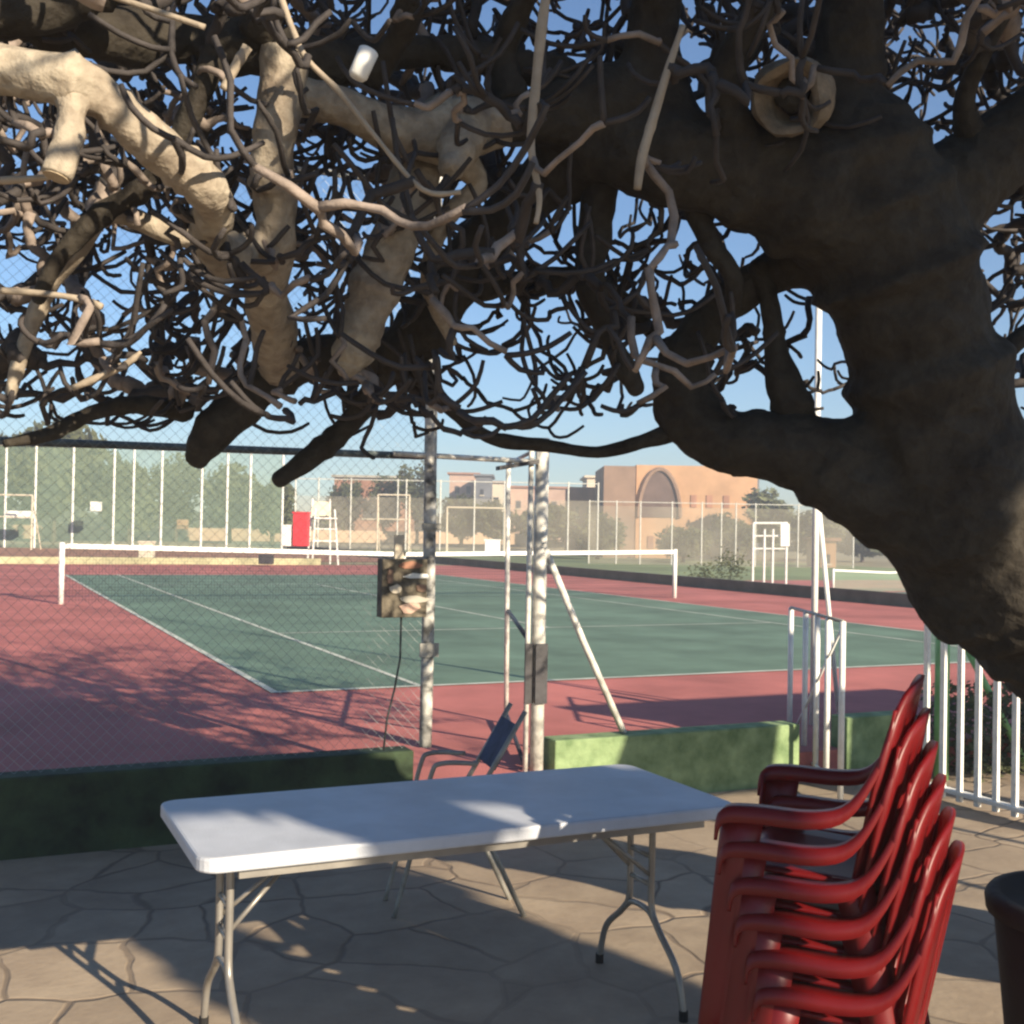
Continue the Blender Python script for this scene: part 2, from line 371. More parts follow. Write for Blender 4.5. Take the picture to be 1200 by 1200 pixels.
tag(m.build('green_strut', 'greenpost', smooth=True), 'slanted green painted strut behind the white railing', 'strut')
bh = MB()
random.seed(5)
# shrub behind the railing
for i in range(9000):
    c = Vector((random.uniform(3.75, 7.5), random.uniform(-4.3, -3.6), random.uniform(PZ, .40)))
    if random.random() > .8+.6*noise.noise(c*3): continue
    d = Vector((random.uniform(-1,1), random.uniform(-1,1), random.uniform(-1,1))).normalized()*.035; e = d.orthogonal().normalized()*.016
    bh.add([c-d, c+e, c+d, c-e], [(0,1,2,3)])
tag(bh.build('hedge', 'leaf'), 'low dark leafy hedge seen through the white railing', 'hedge')
pp = empty('floodlight_pole', (3.50, -2.9, 0), 'tall slim white pole rising behind the white gate to the branches', 'pole')
m = MB(); m.tube([(3.50,-2.9,0),(3.50,-2.9,3.6)], .026, 10); m.tube([(3.50,-2.9,3.6),(3.50,-2.9,7.5)], .02, 10); m.build('shaft', 'white', pp, smooth=True)
m = MB(); m.tube([(3.52,-2.9,1.75),(3.72,-2.95,0)], .018, 8); m.build('stay', 'white', pp, smooth=True)
m = MB(); m.box((3.32,-3.05,7.45),(3.7,-2.85,7.62)); m.build('lamp_head', 'galv', pp, bevel=.02)

# ------------------------------------------------------------------ tennis net
def tennis_net(x0, x1, Y, z0, H, label, dense):
    t = empty('tennis_net', ((x0+x1)/2, Y, z0), label, 'net')
    for x in (x0, x1):
        m = MB(); m.tube([(x, Y, z0), (x, Y, z0+H+.02)], .05, 10); m.build('post', 'tape', t, smooth=True)
    m = MB(); n = 24
    zt = lambda s: z0+H-.10*(1-abs(2*s-1))
    P = [[(x0+.05+(x1-x0-.1)*i/n, Y, zt(i/n)+o) for i in range(n+1)] for o in (.0, -.085)]
    m.grid(P); m.build('headband', 'tape', t, solid=.02)
    m = MB(); r = .0016
    if dense:
        k = x0+.08
        while k < x1:
            s = (k-x0)/(x1-x0); m.tube([(k, Y, z0+.02), (k, Y, zt(s)-.08)], r, 3, False); k += .055
        for j in range(1, 18):
            hh = .02+j*.055
            m.tube([(x0+.05, Y, z0+hh), ((x0+x1)/2, Y, z0+hh*(.9)), (x1-.05, Y, z0+hh)], r, 3, False)
    else:
        m.quad((x0,Y,z0),(x1,Y,z0),(x1,Y,z0+H*.9),(x0,Y,z0+H*.9))
    m.build('netting', 'netcord' if dense else 'windscreen', t)
    if dense:
        m = MB(); m.box(((x0+x1)/2-.025, Y-.01, z0), ((x0+x1)/2+.025, Y+.01, z0+H-.1)); m.build('centre_strap', 'tape', t)
    return t
tennis_net(-.914, 11.884, 11.885, 0, 1.07, 'long tennis net with white band across the near court', True)
tennis_net(30.4, 36.5, 28.2, LOW, .95, 'small distant net with white band, seen left of the trunk', False)

# ------------------------------------------------------------------ folding table
tb = empty('folding_table', (-.945, -6.39, PZ), 'long white plastic folding table with bent steel legs on the patio', 'table')
tx0, tx1, ty0, ty1, tz = -1.85, -.04, -6.78, -6.03, PZ+.74
def rrect(x0, x1, y0, y1, r, z, n=6):
    P = []
    for cx, cy, a0 in ((x1-r, y1-r, 0), (x0+r, y1-r, 90), (x0+r, y0+r, 180), (x1-r, y0+r, 270)):
        for i in range(n+1):
            a = math.radians(a0+90*i/n); P.append((cx+r*math.cos(a), cy+r*math.sin(a), z))
    return P
m = MB(); o = 0
rings = [rrect(tx0+.02, tx1-.02, ty0+.02, ty1-.02, .05, tz-.045), rrect(tx0+.003, tx1-.003, ty0+.003, ty1-.003, .06, tz-.043),
         rrect(tx0, tx1, ty0, ty1, .062, tz-.038), rrect(tx0, tx1, ty0, ty1, .062, tz-.009), rrect(tx0+.003, tx1-.003, ty0+.003, ty1-.003, .06, tz-.002), rrect(tx0+.01, tx1-.01, ty0+.01, ty1-.01, .055, tz)]
n = len(rings[0])
for rg in rings: m.v += [Vector(p) for p in rg]
for i in range(len(rings)-1):
    for k in range(n): m.f.append((i*n+k, i*n+(k+1)%n, (i+1)*n+(k+1)%n, (i+1)*n+k))
m.f.append(tuple(range(n))[::-1]); m.f.append(tuple((len(rings)-1)*n+k for k in range(n)))
m.build('tabletop', 'plastic_white', tb)
m = MB()
for y in (ty0+.05, ty1-.05): m.box((tx0+.12, y-.012, tz-.075), (tx1-.12, y+.012, tz-.046))
m.build('side_rails', 'legsteel', tb)
def bend(pts, k=5):      # smooth polyline (Catmull-Rom)
    pts = [Vector(p) for p in pts]; out = []
    for i in range(len(pts)-1):
        p0 = pts[max(i-1,0)]; p1 = pts[i]; p2 = pts[i+1]; p3 = pts[min(i+2,len(pts)-1)]
        for j in range(k):
            t = j/k
            out.append(.5*((2*p1)+(p2-p0)*t+(2*p0-5*p1+4*p2-p3)*t*t+(3*p1-p0-3*p2+p3)*t**3))
    out.append(pts[-1]); return out
for lx, sg in ((tx0+.15, 1), (tx1-.16, -1)):
    yc = (ty0+ty1)/2
    leg = MB()
    for s in (-1, 1):
        leg.tube(bend([(lx, yc+s*.075, tz-.05), (lx, yc+s*.075, PZ+.50), (lx, yc+s*.075, PZ+.33), (lx, yc+s*.12, PZ+.26), (lx, yc+s*.24, PZ+.16), (lx, yc+s*.285, PZ+.04), (lx, yc+s*.29, PZ+.0)]), .0125, 10)
    lg = leg.build('leg', 'legsteel', tb, smooth=True)
    cb = MB()
    cb.tube(bend([(lx, yc-.10, PZ+.275), (lx, yc-.05, PZ+.305), (lx, yc+.05, PZ+.305), (lx, yc+.10, PZ+.275)]), .011, 8)
    cb.build('crossbar', 'legsteel', tb, smooth=True)
    for zz in (.40, .50):
        cb = MB(); cb.tube([(lx, yc-.075, PZ+zz), (lx, yc+.075, PZ+zz)], .009, 8); cb.build('crossbar', 'legsteel', tb, smooth=True)
    br = MB()
    for s in (-1, 1): br.tube([(lx, yc+s*.075, PZ+.43), (lx+sg*.17, yc+s*.02, PZ+.58)], .008, 8)
    br.tube([(lx+sg*.16, yc, PZ+.57), (lx+sg*.34, yc, tz-.05)], .010, 8)
    br.build('folding_brace', 'legsteel', tb, smooth=True)
    for s in (-1, 1):
        c = MB(); c.tube([(lx, yc+s*.29, PZ), (lx, yc+s*.289, PZ+.035)], .016, 10); c.build('foot_cap', 'blackplastic', lg)

# ------------------------------------------------------------------ tube folding chair behind the table
fc = empty('folding_chair', (-.5, -5.35, PZ), 'tubular folding armchair with dark blue cloth back behind the table', 'chair')
a1, a2, b1, b2 = Vector((-.76,-5.33,PZ)), Vector((-.71,-5.05,PZ)), Vector((-.24,-5.53,PZ)), Vector((-.20,-5.22,PZ))
Z = Vector((0,0,1))
wd = Vector((.05,.29,0))
def side(o_, last):
    p = a1+wd*o_ ; q = b1+wd*o_
    m = MB(); m.tube(bend([p, p+(q-p)*.16+Z*.35, p+(q-p)*.26+Z*.60, p+(q-p)*.34+Z*.655, p+(q-p)*.62+Z*.655]), .011, 8); m.build('front_leg', 'galv', fc, smooth=True)
    m = MB(); m.tube([q, q+(p-q)*.40+Z*.45], .011, 8); m.build('rear_leg', 'galv', fc, smooth=True)
    m = MB(); m.tube([p+(q-p)*.5+Z*.40, p+(q-p)*.98+Z*.88], .011, 8); m.build('back_upright', 'galv', fc, smooth=True)
side(0, 0); side(.8, 1)
p, q = a1, b1
m = MB(); m.grid([[p+(q-p)*.74+Z*.63, p+(q-p)*.92+Z*.82], [p+wd*.8+(q-p)*.74+Z*.63, p+wd*.8+(q-p)*.92+Z*.82]]); m.build('backrest', 'blue', fc, solid=.02)
m = MB(); m.grid([[p+(q-p)*.12+Z*.42, p+(q-p)*.6+Z*.40], [p+wd+(q-p)*.12+Z*.42, p+wd+(q-p)*.6+Z*.40]]); m.build('seat', 'blue', fc, solid=.015)

# ------------------------------------------------------------------ stack of red plastic chairs (local: faces -x, width along y)
def make_chair():
    root = empty('plastic_chair', (0,0,0), 'x', 'chair', 'stacked red plastic armchairs')
    R_ = 'redplastic'
    # seat
    m = MB(); rows = []
    for i in range(9):
        x = -.22+.34*i/8; row = []
        for j in range(9):
            y = -.225+.45*j/8
            z = .415+.012*(abs(2*j/8-1)**2) - (.035*((1-i/1.5)**2) if i < 1.5 else 0) - .02*(i/8)
            row.append((x, y*(1-.08*i/8), z))
        rows.append(row)
    m.grid(rows); m.build('seat', R_, root, smooth=True, solid=.012)
    m = MB(); m.grid([[(-.223, -.225+.45*j/8, .375-.035*k) for j in range(9)] for k in range(2)]); m.build('front_apron', R_, root, solid=.01)
    # backrest: curved shell with slots
    def bp(u, v):       # u -1..1 across, v 0..1 up
        wdt = .215+.035*math.sin(v*math.pi*.8)-.05*max(0, v-.75)*4*abs(u)**3
        return Vector((.085+.10*v + .04*(1-u*u)*1.0, wdt*u, .39+.50*v - .05*(abs(u)**3)*max(0,(v-.6))*2.5))
    cols = [-1,-.82,-.66,-.54,-.36,-.24,-.06,.06,.24,.36,.54,.66,.82,1]
    vs = [0,.12,.3,.5,.7,.85,.93,1]
    m = MB(); idx = {}
    for i, v in enumerate(vs):
        for j, u in enumerate(cols): idx[i,j] = len(m.v); m.v.append(bp(u, v))
    for i in range(len(vs)-1):
        for j in range(len(cols)-1):
            if 1 <= i <= 4 and j in (2, 4, 6, 8, 10): continue      # slots
            m.f.append((idx[i,j], idx[i,j+1], idx[i+1,j+1], idx[i+1,j]))
    m.build('backrest', R_, root, smooth=True, solid=.012)
    # arms flow into the front legs
    for s in (-1, 1):
        m = MB()
        path = bend([(-.225, s*.265, .53), (-.21, s*.268, .57), (-.14, s*.27, .58), (0, s*.265, .58), (.085, s*.245, .61), (.15, s*.22, .72), (.18, s*.20, .83)], 4)
        N = len(path)
        rows = []
        for i, p_ in enumerate(path):
            hw = .036 - .012*(i/N)
            nrm = Vector((0,1,0))
            rows.append([p_-nrm*hw-Vector((0,0,.032)), p_-nrm*hw*.75, p_+nrm*hw*.75, p_+nrm*hw-Vector((0,0,.026))])
        m.grid(rows); m.build('armrest', R_, root, smooth=True, solid=.009)
        # front leg: tapered L-section
        m = MB(); rows = []
        for t in [i/6 for i in range(7)]:
            zz = .56*(1-t); hw = .05-.02*t; x = -.215-.05*t; y = s*(.275+.02*t)
            rows.append([(x+2*hw, y-s*.012, zz), (x+hw, y+s*.004, zz), (x+.008, y, zz), (x, y-s*.012, zz), (x+.004, y-s*.055, zz)])
        m.grid(rows); m.build('leg', R_, root, smooth=True, solid=.008)
        m = MB(); rows = []
        for t in [i/6 for i in range(7)]:
            zz = .42*(1-t); x = .13+.075*t; y = s*(.205+.035*t); hw = .045-.018*t
            rows.append([(x-2*hw, y+s*.004, zz), (x-hw, y+s*.012, zz), (x, y+s*.006, zz), (x+.004, y-s*.05, zz)])
        m.grid(rows); m.build('leg', R_, root, smooth=True, solid=.008)
        # side apron between the legs
        m = MB(); m.grid([[(-.2+.4*i/4, s*.252, .60-.17*k-(.06*math.sin(math.pi*i/4) if k else 0)) for i in range(5)] for k in (0, 1)])
    return root
ch0 = make_chair()
LAB = ['lowest red plastic armchair, standing on the patio under the whole stack',
       'second red plastic armchair from the bottom of the stack',
       'third red plastic armchair from the bottom of the stack',
       'third red plastic armchair from the top of the stack',
       'second red plastic armchair from the top of the stack',
       'topmost red plastic armchair of the stack, its whole seat and arms free']
CH = Vector((-.41, -7.655, PZ))
fdir = Vector((-.66, .75, 0)); ang = math.atan2(-fdir.y, -fdir.x)      # local -x points along fdir
sh = [(-.10, 0, 0, 0), (-.078, 0, .084, .6), (-.055, 0, .168, -.5), (-.035, 0, .252, .5), (-.015, 0, .336, -.8), (.0, 0, .420, .4)]
for i, (fx, fyy, dz, dr) in enumerate(sh):
    if i == 0: r_ = ch0
    else:
        r_ = ch0.copy(); COL.objects.link(r_)
        for c_ in list(ch0.children):
            k_ = c_.copy(); COL.objects.link(k_); k_.parent = r_
    r_['label'] = LAB[i]
    ch_pos = CH + fdir*fx*1.0
    r_['_p'] = 0; del r_['_p']
    r_.location = ch_pos + Vector((0, 0, dz)); r_.rotation_euler = (0, 0, ang+math.radians(dr))

# dark bin at the right edge
pb = at(1288, 1100, 2.95)
bn = empty('plant_tub', (pb.x, pb.y, PZ), 'tall black tapering tub at the right edge beside the red chairs', 'tub')
m = MB(); m.lathe((pb.x, pb.y, PZ), [(.17,0),(.185,.02),(.235,.55),(.25,.70),(.24,.715),(.215,.70),(.20,.62)], 32); m.build('body', 'blackplastic', bn, smooth=True)
m = MB(); m.lathe((pb.x, pb.y, PZ), [(.25,.695),(.268,.70),(.272,.735),(.262,.75),(.235,.752),(.228,.73)], 32); m.build('rim', 'blackplastic', bn, smooth=True)

# ------------------------------------------------------------------ the bare fig tree
tree = empty('bare_tree', (1.1, -7.1, PZ), 'huge gnarled bare tree leaning over the patio, its branches filling the sky', 'tree')
def P3(L_): return [at(x, y, d) for x, y, r, d in L_], [r*d/FPX for x, y, r, d in L_]
def dens(pts, rad, k=6):
    Q = [Vector((*p, )) for p in pts]; out = bend(Q, k); R_ = []
    for i in range(len(rad)-1):
        for j in range(k): R_.append(rad[i]+(rad[i+1]-rad[i])*(j/k)*(j/k)*(3-2*j/k))
    R_.append(rad[-1]); return out, R_
def e_end(p, t_, r0, aa, _s={}):
    if aa == .35: _s['e'] = p[-1].copy()
    return _s['e']+t_*r0*aa
def limb_mesh(L_, n=14, k=6, lump=.12, seed=0, collars=True, taper=False):
    p, r = P3(L_); p, r = dens(p, r, k)
    N = len(p)
    if collars:
        r = [rr*(1+.14*noise.noise(Vector((i*.35+seed*9, seed, 0)))+ (.16 if random.random() < .10 else 0)) for i, rr in enumerate(r)]
    if taper:
        t_ = (p[-1]-p[-2]).normalized(); r0 = r[-1]
        for aa, bb in ((.35, .9), (.7, .66), (.85, .3)): p.append(p[-1-0] if False else e_end(p, t_, r0, aa)); r.append(r0*bb)
        N = len(p)
    m = MB(); m.tube(p, r, n)
    for i in range(N):
        for kk in range(n):
            v = m.v[i*n+kk]; d = (v-p[i])
            f_ = 1+lump*noise.noise(v*7+Vector((seed*3,0,0)))+lump*.6*noise.noise(v*19)
            m.v[i*n+kk] = p[i]+d*f_
    return m, p, r
random.seed(11)
MAIN = [
 [(1640,1290,150,3.95),(1570,1120,135,3.95),(1450,930,122,3.9),(1325,785,108,3.85),(1222,694,100,3.75),(1150,628,98,3.65),(1112,550,95,3.6),(1090,450,88,3.55),(1062,350,88,3.5),(1032,260,92,3.45),(1008,180,72,3.4),(990,100,44,3.4),(1000,0,36,3.3),(1010,-80,32,3.2)],   # trunk
 [(1160,700,80,3.7),(1080,620,56,3.65),(1015,572,56,3.6),(955,534,50,3.6),(897,522,42,3.6),(850,516,39,3.65),(806,482,38,3.7),(797,435,32,3.7),(830,374,24,3.7),(882,333,24,3.65),(945,300,32,3.6),(1010,270,46,3.55)],  # lower limb looping back
 [(1060,300,78,3.5),(960,235,72,3.4),(870,200,60,3.35),(785,185,54,3.35),(715,165,50,3.4),(660,195,40,3.5),(600,252,32,3.6),(545,310,30,3.65),(505,372,33,3.7),(468,412,30,3.7),(425,428,22,3.7)],
 [(1060,290,70,3.5),(1110,225,52,3.5),(1165,180,50,3.5),(1215,148,50,3.5),(1300,110,46,3.5)],
 [(790,170,42,3.35),(765,60,32,3.3),(775,-40,28,3.2)],
 [(800,95,36,3.35),(730,115,44,3.35),(660,132,38,3.35),(610,140,30,3.3),(575,148,22,3.28)],
]
big = MB(); nodes = []
for i, L_ in enumerate(MAIN):
    m_, p_, r_ = limb_mesh(L_, 18, 6, .10, i+1)
    big.add(m_.v, m_.f); nodes += [(p, r) for p, r in zip(p_, r_)]
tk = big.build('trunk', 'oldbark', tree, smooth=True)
rm = tk.modifiers.new('remesh', 'REMESH'); rm.mode = 'VOXEL'; rm.voxel_size = .016; rm.use_smooth_shade = True
smo = tk.modifiers.new('smooth', 'SMOOTH'); smo.iterations = 9; smo.factor = .6
tx = bpy.data.textures.new('bark_relief', 'CLOUDS'); tx.noise_scale = .07; tx.noise_depth = 4
dp = tk.modifiers.new('relief', 'DISPLACE'); dp.texture = tx; dp.strength = .022; dp.mid_level = .5; dp.texture_coords = 'LOCAL'
LIMBS = [
 [(440,425,26,3.7),(375,420,27,3.65),(322,438,26,3.6),(285,470,24,3.55),(250,505,25,3.5),(232,535,16,3.5)],
 [(470,425,22,3.7),(440,455,15,3.7),(405,500,14,3.7),(365,535,13,3.65),(328,562,10,3.6)],
 [(490,190,30,3.3),(478,240,30,3.25),(462,285,30,3.2),(440,335,30,3.2),(425,375,27,3.2),(413,415,25,3.2),(408,432,14,3.2)],
 [(335,60,26,2.9),(328,120,30,2.9),(320,180,25,2.9),(322,230,25,2.95),(320,285,27,3.0),(312,335,26,3.1),(320,385,26,3.3),(325,430,24,3.55)],
 [(-80,70,28,2.3),(0,80,30,2.3),(70,92,31,2.3),(120,115,28,2.35),(165,155,27,2.4),(205,190,27,2.45),(240,222,27,2.5),(252,245,22,2.6),(243,280,22,2.75),(270,300,28,2.9),(312,295,26,3.0)],
 [(84,110,16,2.3),(82,150,17,2.28),(75,180,18,2.26),(66,206,18,2.25)],
 [(-60,20,26,2.7),(20,15,30,2.7),(80,32,34,2.8),(150,45,32,2.9),(230,45,28,3.0),(310,60,30,2.95),(400,75,26,3.1),(480,60,20,3.2),(570,70,18,3.3),(660,90,24,3.4)],
 [(-60,0,36,2.5),(30,10,32,2.55),(90,-10,30,2.6),(150,-40,30,2.6)],
 [(340,110,22,2.95),(400,125,22,3.0),(455,150,26,3.1),(520,155,40,3.2),(560,150,34,3.25),(600,142,22,3.3)],
 [(705,200,26,3.45),(697,270,19,3.5),(692,330,18,3.5),(712,390,13,3.5),(745,455,11,3.5)],
 [(935,500,24,3.6),(920,455,20,3.6),(908,405,15,3.6),(903,360,13,3.6),(890,315,14,3.6)],
 [(5,520,5,3.1),(60,508,9,3.2),(105,485,9,3.3),(160,475,10,3.4),(215,482,13,3.5)],
 [(800,500,14,3.7),(760,516,9,3.7),(700,530,7,3.7),(640,522,7,3.7),(595,518,9,3.7),(560,505,7,3.7),(520,470,9,3.7),(495,440,14,3.7)],
 [(300,300,20,3.0),(200,275,11,3.0),(130,250,12,3.0),(90,290,13,3.0),(60,330,12,3.0),(30,400,9,3.0),(10,470,6,3.0)],
 [(250,60,16,2.85),(235,110,13,2.85),(180,210,12,2.9),(120,250,13,2.9),(70,300,11,2.9),(45,350,8,2.9)],
 [(520,170,24,3.2),(560,215,13,3.3),(520,260,10,3.3),(500,330,8,3.4),(530,400,7,3.5)],
 [(800,200,24,3.4),(830,280,13,3.4),(860,330,10,3.4),(850,400,7,3.5)],
 [(600,120,22,3.3),(590,60,16,3.3),(620,-10,14,3.2)],
 [(430,90,20,3.1),(470,40,16,3.0),(480,-20,13,2.9)],
 [(880,200,34,3.3),(850,110,24,3.2),(880,30,16,3.1),(930,-40,13,3.0)],
 [(1150,200,30,3.5),(1130,120,13,3.4),(1160,50,9,3.3),(1190,-10,8,3.3)],
 [(1125,470,30,3.6),(1180,410,12,3.6),(1230,370,9,3.6)],
 [(560,330,24,3.6),(620,330,13,3.7),(680,325,12,3.8),(730,350,9,3.9),(770,400,7,4.0)],
 [(300,40,22,2.9),(330,-20,18,2.8)],
 [(545,140,30,3.2),(540,170,26,3.1),(530,195,18,3.05)],
]
for i, L_ in enumerate(LIMBS):
    m_, p_, r_ = limb_mesh(L_, 12, 6, .20, 20+i, taper=(i != 5))
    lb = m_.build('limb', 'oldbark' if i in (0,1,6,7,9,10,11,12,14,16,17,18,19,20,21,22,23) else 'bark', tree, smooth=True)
    nodes += [(p, r) for p, r in zip(p_, r_)]
    if i == 5:
        e = p_[-1]; t = (p_[-1]-p_[-2]).normalized(); c = MB(); c.tube([e, e+t*.004], r_[-1]*.86, 14); c.build('cut_face', 'cutwood', lb)
# sawn knot facing the viewer at the crotch
kc = at(930, 112, 3.12); tow = (CAM-kc).normalized(); kd = (tow+Vector((-.25,0,-.1))).normalized()
m = MB(); rr = 44*3.1/FPX
m.tube([kc-kd*.28, kc-kd*.12, kc, kc+kd*.05, kc+kd*.085], [rr*.75, rr*.95, rr*1.03, rr*1.0, rr*.9], 22, cap=False)
m.tube([kc+kd*.085, kc+kd*.080, kc+kd*.03, kc-kd*.02], [rr*.9, rr*.72, rr*.62, rr*.3], 22, cap=False)
for i, v in enumerate(m.v): m.v[i] = v + Vector((noise.noise(v*14), noise.noise(v*14+Vector((5,0,0))), noise.noise(v*14+Vector((0,7,0)))))*.016 + Vector((noise.noise(v*6), 0, noise.noise(v*6+Vector((3,0,0)))))*.014
m.build('knot', mat('knot_wood', (.20, .155, .105), .85, .4, 14, .6, 30), tree, smooth=True)
m = MB(); m.tube([kc-kd*.0, kc+kd*.045], [rr*.5, rr*.38], 16)
for i, v in enumerate(m.v): m.v[i] = v + Vector((noise.noise(v*20), noise.noise(v*20+Vector((5,0,0))), noise.noise(v*20+Vector((0,7,0)))))*.02
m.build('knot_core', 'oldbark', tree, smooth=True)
# pale dead stubs hanging in front
DEAD = [[(642,-20,6,2.6),(634,40,7,2.6),(627,110,6,2.6),(622,170,5,2.6),(632,230,4,2.6),(628,262,3,2.6)],
        [(800,30,4,2.7),(780,90,5,2.7),(762,150,6,2.7),(752,185,6,2.7),(747,222,5,2.7)],
        [(700,0,5,2.7),(745,28,6,2.7),(765,80,5,2.7),(790,110,4,2.7)],
        [(825,20,7,2.9),(850,60,8,2.9),(880,110,9,2.9),(905,150,7,2.9),(912,240,4,2.9)],
        [(1010,30,8,2.9),(1030,90,7,2.9),(1045,160,7,2.9),(1060,220,5,2.9),(1073,248,4,2.9)],
        [(130,-5,5,2.2),(190,15,6,2.2),(240,32,6,2.2)],
        [(330,0,7,2.4),(345,40,7,2.4),(360,70,6,2.4),(400,110,5,2.4),(440,160,5,2.4),(495,222,5,2.4),(540,225,5,2.4)],
        [(290,55,11,2.4),(275,80,10,2.4),(262,105,9,2.4)],
        [(920,50,8,2.9),(950,20,8,2.9),(965,-10,7,2.9)],
        [(85,455,6,2.8),(120,440,8,2.8),(150,425,7,2.8),(165,412,4,2.8)],
        [(-10,212,8,2.5),(30,210,7,2.5),(60,207,6,2.5)],
        [(0,340,7,2.6),(60,345,6,2.6),(100,352,7,2.6),(120,360,6,2.6)],
        [(870,330,4,3.0),(890,370,4,3.0),(905,300,3,3.0)]]
for i, L_ in enumerate(DEAD):
    if i in (2, 3, 4, 8, 12): continue
    L_ = [(x, y, r*(1 if i in (0,1) else .62), d) for x, y, r, d in L_]; m_, p_, r_ = limb_mesh(L_, 8, 5, .15, 60+i); m_.build('dead_branch', 'deadwood', tree, smooth=True)
    nodes += [(p, r) for p, r in zip(p_, r_)][:-6]
wc = MB(); a_, b_ = at(418, 92, 2.5), at(433, 58, 2.5); wc.tube([a_, a_.lerp(b_, .1), a_.lerp(b_, .95), b_], [.016, .021, .022, .018], 14)  # plain white cylinder among the branches
tag(wc.build('plastic_cup', 'white', smooth=True), 'small white plastic cup caught among the upper branches', 'cup')

# twigs: attractor points joined to the nearest wood by curved shoots
random.seed(21)
node_p = [p for p, r in nodes]; parent = [-1]*len(node_p); node_r = [max(r, .01) for p, r in nodes]; n_main = len(node_p)
att = []
tries = 0
def zfloor(d): return 1.46+.06*d
while len(att) < 2350 and tries < 60000:
    tries += 1
    d = random.triangular(1.9, 6.0, 3.4)
    x = random.uniform(-260, 1420); y = random.uniform(-260, 560)
    p = at(x, y, d)
    if p.z < 1.47+.064*d+.05+.08*noise.noise(Vector((x*.01, 0, 0))): continue
    if d < 2.6 and random.random() < .7: continue
    if x > 860 and y > 130 and d < 4.0: continue
    if 640 < x and d < 3.2 and random.random() < .6: continue
    if x > 1130 and y > 470: continue
    if 780 < x < 1250 and y > 470: continue
    if y > 470 and random.random() < .35: continue
    if x > 1100 and y > 250 and random.random() < .6: continue
    if y > 330 and random.random() < .25: continue
    if noise.noise(Vector((x*.012, y*.012, d*.8))) < -.28: continue
    att.append(p)
while len(att) < 2680:
    d = random.uniform(3.6, 5.6); x = random.uniform(1030, 1400); y = random.uniform(-150, 470); att.append(at(x, y, d))
BH = []
for i in range(620):       # part of the crown behind and above the viewer
    att.append(Vector((random.uniform(-4.5, 3.5), random.uniform(-10.6, -6.2), random.uniform(2.9, 4.6))))
kd0 = kdtree.KDTree(len(node_p))
for i, p in enumerate(node_p): kd0.insert(p, i)
kd0.balance()
att.sort(key=lambda p: kd0.find(p)[2])
arr = np.array([tuple(p) for p in node_p]); pos = list(arr)
buf = np.zeros((len(node_p)+len(att)*5, 3)); buf[:len(arr)] = arr; cnt = len(arr)
par = [-1]*cnt
paths = []
for p in att:
    q = np.array(tuple(p)); dd = ((buf[:cnt]-q)**2).sum(1); j = int(dd.argmin()); dist = math.sqrt(dd[j])
    if dist < .05 or dist > 1.1: continue
    a = Vector(buf[j]); v = p-a
    side_ = Vector((random.gauss(0,1), random.gauss(0,1), random.gauss(0,1)-.7)); side_ -= v*(side_.dot(v)/v.dot(v)); side_ = side_.normalized()*dist*random.uniform(.05, .34)
    K = 4 if dist > .25 else 3
    ids = [j]; 
    for s in range(1, K+1):
        t = s/K; c = a+v*t+side_*math.sin(math.pi*t)*(1-.3*t)+Vector((random.gauss(0,1),random.gauss(0,1),random.gauss(0,1)))*.016
        buf[cnt] = tuple(c); par.append(ids[-1]); ids.append(cnt); cnt += 1
    paths.append(ids)
load = [0.0]*cnt
haschild = [False]*cnt
for i in range(cnt):
    if par[i] >= 0: haschild[par[i]] = True
for i in range(cnt-1, -1, -1):
    if par[i] >= 0:
        if not haschild[i]: load[i] = 1
        load[par[i]] += load[i]
def rad_(i): return min(.030, .0078*max(1, load[i])**.33)
tw = MB(); tw2 = MB(); tips = []
for ids in paths:
    pts = [Vector(buf[i]) for i in ids]; rs = [rad_(i) for i in ids]
    rs[0] = min(rs[0], rs[1]*1.25) if ids[0] < n_main else min(rad_(ids[0]), rs[1]*1.3)
    q = bend(pts, 2); q = [v+Vector((random.gauss(0,.0045),random.gauss(0,.0045),random.gauss(0,.0045))) for v in q]; r2 = []
    for i in range(len(rs)-1): r2 += [rs[i], (rs[i]+rs[i+1])/2]
    r2.append(rs[-1])
    r2 = [x*(1+random.uniform(-.12, .2)) for x in r2]
    pale = (pts[0]-CAM).dot(FW) < (3.9 if pts[0].x < -1.2 else 3.3) and random.random() < .42  # some nearer shoots take the sunlit tone
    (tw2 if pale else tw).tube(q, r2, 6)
    if not haschild[ids[-1]]: tips.append((pts[-1], (pts[-1]-pts[-2]).normalized()))
    elif random.random() < .5: tips.append((pts[2], Vector((random.gauss(0,1), random.gauss(0,1), random.gauss(0,1))).normalized()))
for p, t in tips:
    for s in range(random.choice((1, 2, 2, 3))):
        d_ = (t+Vector((random.gauss(0,.6), random.gauss(0,.6), random.gauss(0,.5)+.25))).normalized(); L_ = random.uniform(.05, .19)
        d2 = (d_+Vector((random.gauss(0,.3), random.gauss(0,.3), .45))).normalized()
        a = p; b = p+d_*L_*.45; c = b+d2*L_*.5; e_ = c+(d2+Vector((random.gauss(0,.5), random.gauss(0,.5), .5))).normalized()*L_*.5
        tw.tube(bend([a, b, c, e_], 2), [.0075, .0073, .0072, .007, .007, .0068, .006], 5)
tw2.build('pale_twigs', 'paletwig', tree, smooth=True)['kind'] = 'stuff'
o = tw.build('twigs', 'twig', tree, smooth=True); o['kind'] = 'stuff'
print('twigs', len(paths), len(tips), len(tw.f))

